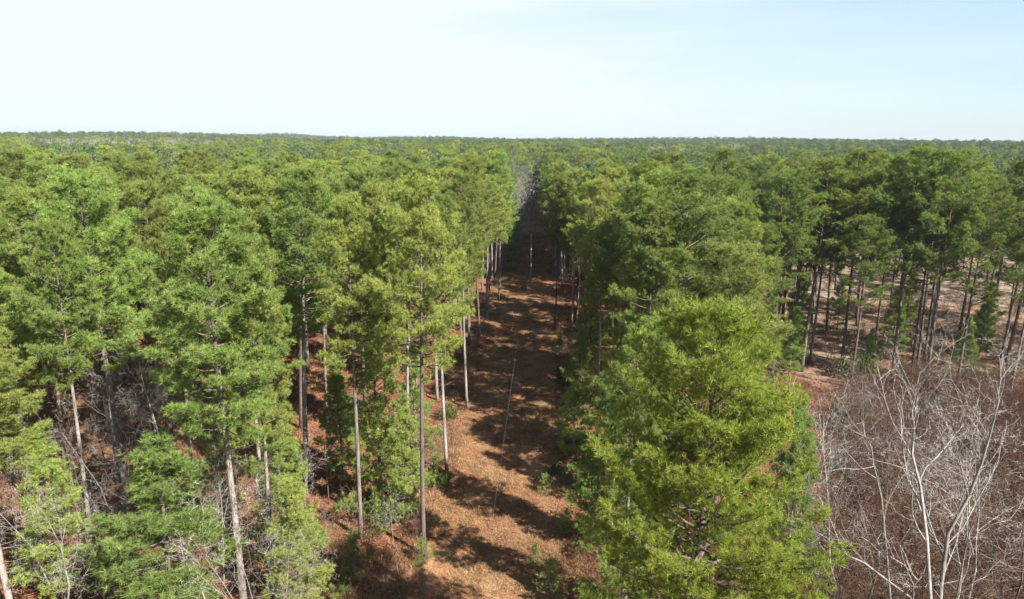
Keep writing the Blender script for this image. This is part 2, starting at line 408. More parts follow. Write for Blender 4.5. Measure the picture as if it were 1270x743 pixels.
def pine(seed, H=26.0, cb=0.5, Rc=3.2, nb=60, dens=1.0, k=24, nl=0.31, nw=0.028, shape='round', mat='needle', bark='bark',
         lod=False, patchy=0.25, step=1.0, trunk_r=None, dead=14, clump=6, csz=0.98):
    """returns (trunk mesh, crown mesh) or one joined mesh for the far trees"""
    rng = np.random.default_rng(seed)
    rs = random.Random(seed)
    tb = MB(); cbm = tb if lod else MB(); cmi = 1 if lod else 0
    r0 = trunk_r or H * 0.0075 + 0.02
    nz_ = 12 if not lod else 5
    zs = np.linspace(0, 1, nz_ + 1)
    sway = H * 0.010
    ph = rng.uniform(0, 6.28, 4)
    def axis(t):
        return np.array([sway * (math.sin(t * 2.6 + ph[0]) - math.sin(ph[0])) , sway * (math.sin(t * 3.1 + ph[1]) - math.sin(ph[1])), t * H])
    rad = lambda t: r0 * (1.22 if t == 0 else 1.0) * (1 - t) ** 0.75 * 0.97 + 0.02
    tb.tube([axis(t) for t in zs], [rad(t) for t in zs], 8 if not lod else 4)
    bmi = 2 if lod else 1
    if not lod:
        tcut = cb + 0.2 * (1 - cb)
        for q_, f_ in enumerate(tb.f):
            if len(f_) == 4 and (min(f_) // 8) / nz_ > tcut: tb.mi[q_] = 1
    P = []; D = []
    gap_az = rs.uniform(0, 6.28)
    for i in range(nb):
        t = (i + rs.random()) / nb
        if shape == 'umb': t = t ** 0.75
        z = cb + (1 - cb) * t
        if z > 0.985: z = 0.985
        if shape == 'cone': prof = (1 - t) ** 0.8 * (0.75 + 0.25 * min(1, t / 0.15)) + 0.07
        elif shape == 'umb': prof = (max(0, 1 - t ** 2.8)) ** 0.6 * (0.55 + 0.45 * min(1, t / 0.35)) + 0.10
        else: prof = (max(0, 1 - t ** 2.8)) ** 0.68 * (0.60 + 0.40 * min(1, t / 0.30)) + 0.10
        L = Rc * prof * (rs.uniform(0.60, 1.12) if shape != 'cone' else rs.uniform(0.35, 1.2))
        az = i * 2.399963 + rs.uniform(-0.5, 0.5)
        if rs.random() < patchy and math.cos(az - gap_az - i * 0.11) > 0.2: L *= 0.55
        el = R(-8 + 55 * t + rs.uniform(-10, 12))
        if shape == 'umb': el = R(5 + 35 * t + rs.uniform(-10, 15))
        p0 = axis(z); hd = np.array([math.cos(az), math.sin(az), 0])
        npt = 5 if not lod else 3
        pts = [p0]; cur = p0.copy(); e = el; aa = az
        for q in range(npt - 1):
            st = L / (npt - 1)
            aa += rs.uniform(-0.18, 0.18)
            cur = cur + st * np.array([math.cos(aa) * math.cos(e), math.sin(aa) * math.cos(e), math.sin(e)])
            e += R(rs.uniform(2, 13)) if t < 0.7 else R(rs.uniform(-3, 8))
            pts.append(cur.copy())
        pts = np.array(pts)
        br = max(0.012, min(rad(z) * 0.5, 0.016 * L + 0.012))
        if not lod or i % 3 == 0: tb.tube(pts, np.linspace(br, 0.012, len(pts)), 4 if not lod else 3, bmi, cap=False)
        # branchlets carrying the needle tufts
        m = max(2, int(L * (3.5 if not lod else 3.0) * dens + 0.5))
        for j in range(m):
            s = 0.28 + 0.72 * (j + rs.random()) / m
            fi = s * (len(pts) - 1); a = min(int(fi), len(pts) - 2); fr = fi - a
            bp = pts[a] * (1 - fr) + pts[a + 1] * fr
            bd = unit(pts[a + 1] - pts[a])
            sgn = 1 if j % 2 else -1
            ang = R(rs.uniform(22, 68)) * sgn
            c, sn = math.cos(ang), math.sin(ang)
            d = np.array([bd[0] * c - bd[1] * sn, bd[0] * sn + bd[1] * c, bd[2] + rs.uniform(-0.15, 0.5)])
            d = unit(d)
            bl = (0.22 + 0.32 * L * (1.08 - s)) * rs.uniform(0.6, 1.4) + 0.15
            ep = bp + d * bl
            if not lod: tb.tube([bp, ep], [0.010, 0.005], 3, bmi, cap=False)
            kk = max(1, int(bl / step + 0.5))
            for q in range(kk):
                u = 1 - q * step / max(bl, step)
                c0 = bp + (ep - bp) * max(u, 0.15)
                for w in range(clump):
                    o = np.array([rs.gauss(0, .19), rs.gauss(0, .19), rs.gauss(0.05, .14)]) * csz
                    P.append(c0 + o); D.append(d * 0.5 + o * 2.6 / csz + np.array([0, 0, .5]))
        for w in range(clump + 1):
            o = np.array([rs.gauss(0, .15), rs.gauss(0, .15), rs.gauss(0.02, .12)]) * csz
            P.append(pts[-1] + o); D.append(unit(pts[-1] - pts[-2]) * .7 + o * 2.2 / csz + np.array([0, 0, .35]))
    for q in range(14 if not lod else 5):
        P.append(axis(1.0) + np.array([rs.uniform(-.3, .3), rs.uniform(-.3, .3), -q * (0.08 if not lod else .2)])); D.append(np.array([rs.uniform(-.4, .4), rs.uniform(-.4, .4), 1.0]))
    P = np.array(P); D = unit(np.array(D))
    cbm.tris(needles(rng, P, D, k, nl, nw, 1.25, 0.25), cmi)
    if not lod:
        for i in range(dead):   # dead stubs below the crown
            z = rs.uniform(cb * 0.45, cb); az = rs.uniform(0, 6.28); L = rs.uniform(0.3, 1.5)
            p0 = axis(z); dd = np.array([math.cos(az), math.sin(az), rs.uniform(-0.3, 0.2)])
            mid = p0 + dd * L * 0.5 + np.array([0, 0, -0.05]); 
            tb.tube([p0, mid, p0 + dd * L + np.array([0, 0, rs.uniform(-.3, .15)])], [0.03, 0.02, 0.008], 3, bmi, cap=False)
    if lod:
        return tb.mesh('distant_pine', [M[bark], M[mat], M['limb']])
    return tb.mesh('pine_trunk', [M[bark], M['limb']], True), cbm.mesh('pine_crown', M[mat])

def bare(seed, H=10.0, r0=0.09, stems=1, spread=0.5, depth=4, mat='bark_white', twig=1.0, up=0.12, kids=(7, 6, 5, 4), lean=(0, 0), lod=False, name='bare_tree', tw=0.007, guide=None):
    """leafless branching tree: (trunk mesh, crown-of-twigs mesh) or a joined mesh"""
    rs = random.Random(seed)
    tb = MB(); cb = tb if lod else MB()
    tris = []
    def grow(p, d, L, r, lev):
        n = max(3, 7 - lev * 2) if lev < 3 else 2
        pts = [p]; cur = p; dd = d
        for i in range(n):
            j = 0.10 + 0.07 * lev
            dd = unit(dd + np.array([rs.gauss(0, j), rs.gauss(0, j), rs.gauss(0, j) + up * (0.6 if lev else 0.25)]))
            cur = cur + dd * (L / n); pts.append(cur)
        if lev == 0 and guide is not None:
            g_ = np.array(guide, float); tt = np.linspace(0, len(g_) - 1, 10)
            pts = [g_[min(int(a), len(g_) - 2)] * (1 - (a - min(int(a), len(g_) - 2))) + g_[min(int(a), len(g_) - 2) + 1] * (a - min(int(a), len(g_) - 2)) for a in tt]
            pts = [p_ + np.array([rs.gauss(0, .05), rs.gauss(0, .12), rs.gauss(0, .05)]) for p_ in pts]
        pts = np.array(pts)
        re = r * (0.16 if lev == 0 else 0.35)
        if lev <= 1: tb.tube(pts, np.linspace(r, re, len(pts)), 6 if lev == 0 else 4, cap=False)
        elif lev < depth and r > tw: cb.tube(pts, np.linspace(r, re, len(pts)), 3, cap=False)
        else:
            sd = unit(np.cross(pts[-1] - pts[0], np.array([rs.gauss(0, 1), rs.gauss(0, 1), rs.gauss(0, 1)]))) * max(r, tw) * 0.9
            for a in range(len(pts) - 1):
                f0 = 1 - a / (len(pts) - 1) * 0.8; f1 = 1 - (a + 1) / (len(pts) - 1) * 0.8
                tris.append((pts[a] - sd * f0, pts[a] + sd * f0, pts[a + 1] + sd * f1))
                if f1 > 0.3: tris.append((pts[a] - sd * f0, pts[a + 1] + sd * f1, pts[a + 1] - sd * f1))
        if lev >= depth: return
        nk = kids[min(lev, len(kids) - 1)]
        nk = max(2, int(nk * rs.uniform(0.8, 1.3) * (twig if lev else 1)))
        for i in range(nk):
            s = (0.30 if lev == 0 else 0.2) + (0.70 if lev == 0 else 0.8) * (i + rs.random()) / nk
            s = min(s, 0.98)
            fi = s * (len(pts) - 1); a = min(int(fi), len(pts) - 2); fr = fi - a
            bp = pts[a] * (1 - fr) + pts[a + 1] * fr
            ax = unit(pts[a + 1] - pts[a])
            q = np.array([rs.gauss(0, 1), rs.gauss(0, 1), rs.gauss(0, 0.6)]); q = unit(q - ax * q.dot(ax))
            an = R(rs.uniform(28, 58)) * (0.8 + spread)
            cd = ax * math.cos(an) + q * math.sin(an)
            grow(bp, unit(cd), L * rs.uniform(0.32, 0.55) * (1.1 - 0.45 * s), max(0.004, (r + (re - r) * s) * rs.uniform(0.34, 0.6)), lev + 1)
    for s_ in range(stems):
        a = rs.uniform(0, 6.28) if stems > 1 else 0
        t = (0.18 if stems > 1 else 0)
        d = unit(np.array([lean[0] + t * math.cos(a) * 1.3, lean[1] + t * math.sin(a) * 1.3, 1.0]))
        grow(np.array([0.15 * math.cos(a) * (stems > 1), 0.15 * math.sin(a) * (stems > 1), -0.1]), d, H * rs.uniform(0.8, 1.0) if stems > 1 else H, r0 * (rs.uniform(0.6, 1) if stems > 1 else 1), 0)
    cb.tris(tris)
    if lod: return tb.mesh(name, M[mat])
    return tb.mesh(name + '_trunk', M[mat], True), cb.mesh(name + '_twigs', M[mat])

def shrub(seed, H=2.0, Rr=1.2, n=60, mat='leaf', leaf=0.13, k=9):
    rs = random.Random(seed); rng = np.random.default_rng(seed)
    tb = MB(); cb = MB(); P = []; D = []
    for i in range(n):
        az = rs.uniform(0, 6.28); r = Rr * math.sqrt(rs.random()); z = H * (0.35 + 0.65 * rs.random()) * (1 - 0.45 * (r / Rr) ** 2)
        e = np.array([r * math.cos(az), r * math.sin(az), z])
        b = np.array([e[0] * 0.15, e[1] * 0.15, 0.0])
        mid = (b + e) / 2 + np.array([rs.uniform(-.1, .1), rs.uniform(-.1, .1), 0.1])
        if i % 2 == 0: tb.tube([b, mid, e], [0.022, 0.014, 0.006], 3, cap=False)
        d = unit(e - b)
        for q in range(4):
            P.append(e - d * q * 0.16 + np.array([rs.uniform(-.1, .1), rs.uniform(-.1, .1), rs.uniform(-.1, .1)])); D.append(d)
    P = np.array(P); D = np.array(D)
    cb.tris(needles(rng, P, D, k, leaf * 1.6, leaf * 0.6, 1.1, 0.15))
    return tb.mesh('shrub_stem', M['bark_grey']), cb.mesh('shrub_foliage', M[mat])

# ------------------------------------------------------------------ object helpers
def tag(o, label=None, cat=None, group=None, kind=None):
    if label: o['label'] = label
    if cat: o['category'] = cat
    if group: o['group'] = group
    if kind: o['kind'] = kind
    return o
def put(name, me, parent=None):
    o = bpy.data.objects.new(name, me)
    COL.objects.link(o)
    if parent is not None: o.parent = parent
    return o
def tree(name, parts, x, y, scale, rot, label, cat, group=None, tilt=(0, 0), z=None):
    """one tree: an Empty at its foot with its parts as children; meshes shared between alike trees"""
    e = bpy.data.objects.new(name, None)
    e.empty_display_size = 0.3
    e.location = (x, y, (hgt(x, y) if z is None else z) - 0.05)
    e.rotation_euler = (tilt[0], tilt[1], rot)
    e.scale = scale if isinstance(scale, tuple) else (scale,) * 3
    COL.objects.link(e)
    tag(e, label, cat, group)
    for pn, me in parts: put(pn, me, e)
    return e

# ------------------------------------------------------------------ the ground
def make_ground():
    rr = [0.0]
    xs = []
    def axis_vals(lim):
        v = [0.0]; s = 2.0
        while v[-1] < lim:
            v.append(v[-1] + s)
            if v[-1] > 90: s *= 1.08
        return v
    a = axis_vals(9000)
    xs = [-q for q in reversed(a[1:])] + a
    ys = [-q for q in reversed([q for q in a[1:] if q < 1500])] + a
    rng = random.Random(3)
    vs = []
    for y in ys:
        for x in xs:
            r = math.hypot(x, y)
            z = hgt(x, y)
            if r < 300:
                z += 0.07 * math.sin(x * 0.9 + 2 * math.sin(y * .31)) * math.cos(y * 0.7) + 0.05 * math.sin(x * 0.31 + y * 0.23)
            if r > 4000: z -= (r - 4000) * 0.004
            vs.append((x, y, z))
    nx = len(xs)
    fs = [(j * nx + i, j * nx + i + 1, (j + 1) * nx + i + 1, (j + 1) * nx + i) for j in range(len(ys) - 1) for i in range(nx - 1)]
    me = bpy.data.meshes.new('ground')
    me.from_pydata(vs, [], fs)
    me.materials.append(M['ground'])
    me.polygons.foreach_set('use_smooth', [True] * len(fs))
    o = put('ground', me)
    tag(o, 'rusty pine straw forest floor with a tan grassy clearing running through it', None, None, 'structure')
make_ground()

# ------------------------------------------------------------------ kinds of pine (shared meshes)
KIND = {}
KIND['tall'] = [(pine(11 + i, 26, 0.55, 3.9, 74), 26, 3.9, 0.56) for i in range(3)]
KIND['deep'] = [(pine(31 + i, 25, 0.42, 4.2, 92, mat='needle'), 25, 4.3, 0.40) for i in range(3)]
KIND['umb'] = [(pine(51 + i, 25, 0.46, 4.9, 56, dens=1.0, shape='umb', mat='needle_dark', bark='bark_dark', patchy=0.5), 25, 4.9, 0.46) for i in range(3)]
KIND['young'] = [(pine(71 + i, 13, 0.10, 3.2, 66, shape='cone', mat='needle_young', patchy=.5, dens=1.2, dead=0), 13, 3.2, 0.10) for i in range(2)]
KIND['sapling'] = [(pine(81 + i, 3.0, 0.08, 1.0, 26, shape='cone', mat='needle_young', dens=1.4, dead=0, k=7, nl=.2, nw=.03, step=.25, clump=3, csz=.6, trunk_r=.04), 3.0, 1.0, 0.08) for i in range(2)]

def true_h(entry):
    me = entry[0][1]
    co = np.zeros(len(me.vertices) * 3); me.vertices.foreach_get('co', co)
    return float(co.reshape(-1, 3)[:, 2].max())
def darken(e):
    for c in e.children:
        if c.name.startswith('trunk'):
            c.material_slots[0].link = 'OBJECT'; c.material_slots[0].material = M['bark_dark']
HEROES = []   # (x, y) of every hand-placed tree
TH = {}
def side_of(x): return 'left' if x < PATH_X else 'right'

def hero(kind, v, tx, ty, Y, ytop, label, Rw=None, group=None, tilt=None, dark=False):
    p = at_forward(tx, ty, Y)
    x, y = p.x, Y
    H = z_for_row(x, y, ytop)
    ent = KIND[kind][v % len(KIND[kind])]
    (tm, cm), h0, r0, _ = ent
    h0 = TH.setdefault(cm.name, true_h(ent))
    sz = H / h0
    sxy = (Rw / r0) if Rw else sz
    rs = random.Random(int(tx * 7 + ty))
    til = tilt if tilt else (R(rs.uniform(-1, 1)), R(rs.uniform(-1, 1)))
    HEROES.append((x, y))
    name = {'young': 'young_pine_tree', 'sapling': 'pine_sapling'}.get(kind, 'pine_tree')
    e = tree(name, [('trunk', tm), ('crown', cm)], x, y, (sxy, sxy, sz), rs.uniform(0, 6.28), label, 'pine tree', group, til)
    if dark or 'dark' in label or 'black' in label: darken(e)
    return e

G_L = 'tall pines left of the clearing'
G_R = 'tall pines right of the clearing'
G_Y = 'young pines under the tall ones'

# unique, denser trees for the ones that show largest
KIND['giant'] = [(pine(101, 24, 0.30, 6.3, 150, dens=0.92, k=20, nl=.31, nw=.027, shape='round', mat='needle_gold', patchy=.6, step=.85, trunk_r=.27), 24, 6.3, 0.30)]
KIND['big'] = [(pine(103 + i, 27, 0.50, 4.0, 84, dens=1.1, k=23, nl=.31, nw=.028, step=.9, trunk_r=.24), 27, 4.0, 0.50) for i in range(2)]
KIND['rounded'] = [(pine(107, 22, 0.30, 4.5, 100, dens=1.0, k=23, nl=.31, nw=.028, mat='needle_young', step=.9), 22, 4.5, 0.30)]

hero('giant', 0, 862, 600, 26, 350, 'huge yellow-green pine with a broad deep crown in the right foreground', 5.2)
hero('rounded', 0, 905, 400, 52, 292, 'rounded bright green pine crown directly behind the huge foreground pine', 5.6)
hero('tall', 0, 553, 480, 58, 232, 'slender pine with clean pale trunk, its foot in full sun at the left lane edge', 2.9, G_L)
hero('tall', 1, 522, 520, 45, 205, 'tall pine with a dark shaded trunk at the near left edge of the clearing', 3.2, G_L)
hero('tall', 2, 502, 430, 60, 222, 'pine with a grey trunk just left of the pale slender one beside the clearing', 3.0, G_L)
hero('tall', 3, 443, 560, 47, 232, 'pine with a sunlit grey trunk rising beside a green young pine left of the clearing', 3.1, G_L)
hero('big', 0, 378, 550, 56, 200, 'large pine whose grey trunk stands against bare rusty ground on the left', 3.9, G_L)
hero('tall', 1, 421, 450, 70, 215, 'pine with a thin dark trunk against rusty ground, left of the clearing', 2.9, G_L)
hero('tall', 0, 579, 440, 74, 208, 'pine with a thin pale trunk standing at the left rim of the clearing, halfway down', 2.9, G_L)
hero('tall', 2, 586, 322, 150, 196, 'leftmost pale trunk of the row at the far left edge of the clearing', 3.0, G_L)
hero('tall', 3, 598, 330, 137, 190, 'pale trunked pine second from left in the row at the far left lane edge', 3.0, G_L)
hero('tall', 1, 607, 345, 131, 196, 'dark trunked pine between two pale ones in the far left edge row', 2.8, G_L)
hero('deep', 0, 619, 330, 128, 184, 'pine with a yellowish crown at the end of the far left edge row', 3.5, G_L)
hero('big', 1, 289, 600, 37, 232, 'large pine with a long whitish bare trunk near the bottom left foreground', 4.0, G_L)
hero('tall', 3, 329, 640, 39, 318, 'shorter pine with a grey trunk just right of the whitish bare trunk', 2.7, G_L)
hero('big', 0, 152, 580, 48, 200, 'large pine with a thick grey trunk showing above a young pine on the left', 4.2, G_L)
hero('tall', 2, 112, 440, 75, 200, 'pine seen as a thin grey trunk left of the thick grey one', 3.2, G_L)
hero('deep', 1, 60, 430, 58, 222, 'broad pine crown near the left border above a gap of rusty ground', 4.0, G_L)
hero('deep', 2, 5, 450, 60, 215, 'pine cut by the left border at mid height', 3.8, G_L)
hero('tall', 0, 30, 560, 49, 330, 'shorter pine with a pale trunk beside the left border', 3.4, G_L)
hero('tall', 1, 3, 690, 37, 395, 'low spreading pine with a pale trunk in the bottom left corner', 3.7, G_L)
hero('deep', 0, 255, 470, 55, 222, 'dense dark green pine between the thick grey trunk and the whitish trunk', 4.1, G_L)
hero('deep', 1, 200, 430, 64, 214, 'full crowned pine behind the pale bare tree on the left', 3.8, G_L)
hero('big', 1, 330, 470, 60, 202, 'tall pine with a full crown left of the rusty ground patch', 4.0, G_L)
hero('deep', 2, 462, 400, 64, 222, 'leafy pine filling the gap behind the grey and dark trunks left of the clearing', 3.2, G_L)
hero('tall', 3, 540, 350, 76, 205, 'pine crown rising behind the slender pale trunk at the clearing edge', 3.2, G_L)

hero('tall', 1, 130, 470, 55, 235, 'slim pine with a pale trunk left of the thick grey trunk', 2.8, G_L)
hero('tall', 2, 98, 560, 45, 262, 'slim pine with a pale trunk standing over shaded ground at the lower left', 2.8, G_L)
hero('tall', 0, 318, 520, 46, 262, 'slim pine whose grey trunk rises close behind the long whitish one', 2.8, G_L)
hero('tall', 1, 232, 540, 52, 240, 'slim pine in the shade left of the long whitish trunk', 2.8, G_L)
hero('tall', 2, 405, 520, 60, 218, 'slim pine with a pale trunk on the rusty ground patch', 2.8, G_L)
hero('young', 0, 198, 640, 35, 528, 'bushy young pine with bright green low crown in the bottom left foreground', 4.8, G_Y)
hero('young', 1, 368, 690, 37, 585, 'small bright young pine right of the whitish trunk at the bottom', 2.8, G_Y)
hero('young', 0, 345, 600, 42, 500, 'young pine with tiered branches between the two grey trunks at lower left', 3.0, G_Y)
hero('young', 1, 468, 500, 51, 385, 'narrow green young pine standing against the dark shaded trunk', 3.8, G_Y)
hero('young', 0, 60, 620, 38, 520, 'ragged young pine near the left border below the spreading one', 2.8, G_Y)
hero('young', 0, 425, 560, 56, 455, 'young pine left of the narrow green one, under the tall trunks', 2.8, G_Y)
hero('young', 1, 515, 480, 62, 420, 'young pine in the gap right of the dark shaded trunk', 2.6, G_Y)
hero('young', 1, 270, 560, 47, 470, 'young pine in the shade behind the whitish bare trunk', 2.6, G_Y)
hero('young', 0, 733, 430, 88, 352, 'young pine below the overhanging crown at the right rim of the clearing', 3.2, G_Y)
hero('young', 1, 765, 520, 62, 402, 'tall young pine right of the shaded right rim of the clearing', 3.4, G_Y)
hero('young', 0, 712, 520, 62, 470, 'low young pine in shade at the right rim of the clearing', 2.4, G_Y)
hero('young', 1, 735, 610, 47, 540, 'low young pine at the right rim, left of the huge pine', 2.2, G_Y)
hero('tall', 0, 783, 640, 37, 405, 'slim pine whose pale trunk shows left of the huge foreground pine', 2.5, G_R)
hero('tall', 2, 806, 600, 44, 385, 'slim pine half hidden behind the left side of the huge foreground pine', 2.7, G_R)
hero('young', 1, 775, 680, 38, 560, 'young pine left of the huge foreground pine at the bottom', 2.9, G_Y)
hero('young', 0, 745, 540, 54, 455, 'young pine at the right edge of the clearing beside the huge pine', 2.6, G_Y)
hero('young', 1, 722, 460, 74, 405, 'young pine at the right edge of the clearing, halfway down', 2.4, G_Y)
hero('young', 0, 500, 570, 49, 500, 'dark shaded young pine at the foot of the shaded trunk', 2.0, G_Y)
hero('young', 1, 800, 560, 45, 470, 'young pine half hidden behind the huge foreground pine', 2.6, G_Y)
hero('young', 0, 990, 560, 42, 480, 'young pine squeezed between the huge pine and the bare thicket', 2.2, G_Y)

hero('deep', 0, 800, 420, 62, 238, 'wide pine crown left of the rounded bright one right of the clearing', 4.0, G_R)
hero('deep', 1, 745, 380, 80, 215, 'pine crown overhanging the right edge of the clearing, above the young pines', 3.3, G_R)
hero('tall', 2, 711, 340, 108, 205, 'pine with a pale trunk at the right edge of the far clearing', 3.0, G_R)
hero('tall', 1, 689, 370, 109, 212, 'pine with a straight black looking trunk on the right rim of the clearing', 2.6, G_R)
hero('tall', 3, 724, 355, 103, 210, 'dark trunk pine right of the pale trunked one beyond the young pines', 2.9, G_R)
hero('deep', 2, 848, 300, 78, 238, 'pine crown behind and left of the rounded bright one', 4.0, G_R)
hero('umb', 0, 890, 240, 104, 178, 'dark pine rising tallest against the treeline right of the clearing', 4.8, G_R)
hero('umb', 1, 966, 320, 90, 218, 'airy pine with dark trunk right of the rounded bright crown', 4.4, G_R)
hero('umb', 2, 1010, 400, 93, 208, 'leftmost dark trunk of the open stand behind the thicket', 4.4, G_R)
hero('umb', 3, 1050, 400, 91, 178, 'high spreading pine among dark trunks, above the left part of the thicket', 4.9, G_R)
hero('umb', 0, 1062, 420, 84, 262, 'lower pine with dark limbs beside the high spreading one behind the thicket', 3.6, G_R)
hero('umb', 1, 1090, 400, 92, 200, 'slim dark trunked pine in the open stand, left of the pair of thick trunks', 4.2, G_R)
hero('umb', 2, 1116, 400, 86, 172, 'tall dark pine left of the thick trunk pair behind the thicket', 5.2, G_R)
hero('umb', 3, 1140, 400, 85, 205, 'left one of the pair of thick dark trunks behind the thicket', 4.4, G_R)
hero('umb', 0, 1160, 400, 83, 178, 'right one of the pair of thick dark trunks, with a wide flat crown', 5.0, G_R)
hero('umb', 1, 1197, 420, 82, 222, 'dark pine with forked limbs right of the thick trunk pair', 4.2, G_R)
hero('umb', 2, 1246, 420, 88, 190, 'leaning dark pine near the right border behind the thicket', 4.8, G_R)
hero('umb', 3, 1268, 400, 80, 240, 'dark pine cut by the right border', 3.9, G_R)

for i, (px, py, h, lab) in enumerate([
        (683, 738, 2.6, 'bright green sapling at the bottom edge of the clearing'),
        (665, 700, 1.6, 'small sapling standing above the bright one at the bottom of the clearing'),
        (524, 700, 2.0, 'pale green sapling at the foot of the dark shaded trunk'),
        (540, 598, 2.6, 'dark sapling at the left edge of the clearing beside the pale slender trunk'),
        (694, 442, 3.2, 'bushy sapling below the black looking trunk at the right rim'),
        (676, 612, 1.7, 'sapling at the right rim of the clearing in the shade'),
        (440, 720, 3.4, 'sapling among the shaded trunks at the bottom left of the clearing'),
        (700, 520, 2.8, 'sapling in deep shade at the right rim of the clearing'),
        (636, 352, 2.2, 'sapling in the middle of the far clearing beside the pole'),
        (703, 660, 2.0, 'sapling beside the brushwood at the right rim of the clearing'),
        (470, 660, 2.8, 'sapling between the two near trunks left of the clearing')]):
    x, y = ground_at(px, py)
    (tm, cm), h0, r0, _ = KIND['sapling'][i % 2]
    s = h / h0
    tree('pine_sapling', [('trunk', tm), ('crown', cm)], x, y, (s * 1.1, s * 1.1, s), i * 1.7, lab, 'sapling', 'pine saplings by the clearing')

# ------------------------------------------------------------------ evergreen shrubs
SHR = [shrub(5, 2.2, 1.5, 80), shrub(6, 1.6, 1.2, 60), shrub(7, 2.8, 1.4, 90)]
rs = random.Random(77)
for i, (px, py, s, lab) in enumerate([
        (548, 604, 0.65, 'dark evergreen shrub beside the foot of the pale slender trunk'),
        (512, 590, 1.1, 'evergreen shrub in the shade left of the clearing'),
        (478, 640, 1.2, 'evergreen shrub under the narrow young pine'),
        (556, 520, 0.9, 'dark evergreen shrub at the left rim of the clearing, halfway down'),
        (545, 470, 1.2, 'evergreen shrub behind the pale slender trunk'),
        (704, 480, 1.2, 'evergreen shrub under the overhanging pine at the right rim'),
        (690, 590, 0.6, 'evergreen shrub at the right rim beside the shaded ground'),
        (712, 560, 1.2, 'evergreen shrub between the young pines right of the clearing'),
        (650, 360, 0.5, 'small green shrub at the foot of the pole'),
        (1200, 480, 1.4, 'green shrub under the dark trunks at the far side of the thicket'),
        (1120, 468, 1.4, 'green shrub at the foot of the dark trunk pair'),
        (1060, 470, 1.5, 'green shrub on the left side of the open stand behind the thicket'),
        (1085, 600, 1.1, 'low evergreen shrub in the lower left part of the thicket'),
        (1225, 560, 1.0, 'low evergreen shrub among bare stems on the right side of the thicket'),
        (1050, 530, 1.2, 'low evergreen shrub in the upper left part of the thicket'),
        (1160, 510, 1.1, 'low evergreen shrub near the top middle of the thicket'),
        (1245, 470, 1.3, 'green shrub near the right border behind the thicket')]):
    x, y = ground_at(px, py)
    tm, cm = SHR[i % 3]
    tree('evergreen_shrub', [('stem', tm), ('foliage', cm)], x, y, s, i * 2.1, lab, 'shrub', 'evergreen shrubs')

# ------------------------------------------------------------------ leafless trees
BARE = [bare(201, 10, .07, kids=(16, 7, 5)), bare(202, 10, .06, kids=(14, 7, 5), spread=.3), bare(203, 9, .05, stems=3, kids=(8, 6, 5)),
        bare(204, 10, .065, mat='bark_grey', kids=(16, 7, 5))]
def guided(seed, Y, pix, r0, **kw):
    """a leafless tree whose main stem follows a line given by photo pixels on the plane y = Y (with some depth)"""
    w = [at_forward(px, py, Y) for px, py in pix]
    x0, y0 = w[0].x, Y
    g = []
    for i, p in enumerate(w):
        g.append((p.x - x0, 0.5 * math.sin(i * 1.3 + seed), p.z))
    t0 = g[0][2]
    base = [(g[0][0], 0, 0.0)] if t0 > 0.5 else []
    return bare(seed, (g[-1][2]) * 0.62, r0, guide=base + g, **kw), x0, y0
WH = [guided(211, 29.0, [(1149, 900), (1147, 743), (1146, 620), (1141, 570), (1139, 520), (1134, 482)], .12, kids=(15, 7, 5, 3), spread=.15, tw=.006, up=.16),
      guided(212, 29.6, [(1152, 900), (1157, 743), (1180, 670), (1212, 612), (1222, 550), (1228, 500), (1234, 470)], .13, kids=(15, 7, 5, 3), spread=.15, tw=.006, up=.16),
      guided(213, 28.3, [(1170, 900), (1132, 743), (1088, 712), (1050, 686), (1028, 652), (1015, 610)], .08, kids=(12, 6, 4, 3), spread=.2, tw=.006, up=.12),
      guided(214, 36.0, [(1108, 800), (1102, 640), (1080, 560), (1070, 530), (1066, 505)], .09, kids=(14, 6, 4, 3), spread=.2, tw=.006, up=.14)]
GB = 'leafless pale trees in the thicket'
def bare_hero(parts, h0, tx, ty, Y, ytop, lab, group=None, rot=0.0, name='bare_tree'):
    p = at_forward(tx, ty, Y)
    s = z_for_row(p.x, Y, ytop) / TH.setdefault(parts[1].name, true_h((parts,)))
    HEROES.append((p.x, Y))
    tree(name, [('trunk', parts[0]), ('twigs', parts[1])], p.x, Y, s, rot, lab, 'bare tree', group)
for (parts, wx, wy), lab in zip(WH, ['white barked leafless tree with an upright stem at the lower right',
        'white barked leafless tree leaning right, beside the upright one at the lower right',
        'pale leafless tree bending far to the left at the bottom right',
        'pale leafless tree with a bowed stem at the left side of the thicket']):
    HEROES.append((wx, wy))
    tree('bare_tree', [('trunk', parts[0]), ('twigs', parts[1])], wx, wy, 1.0, 0.0, lab, 'bare tree', GB)
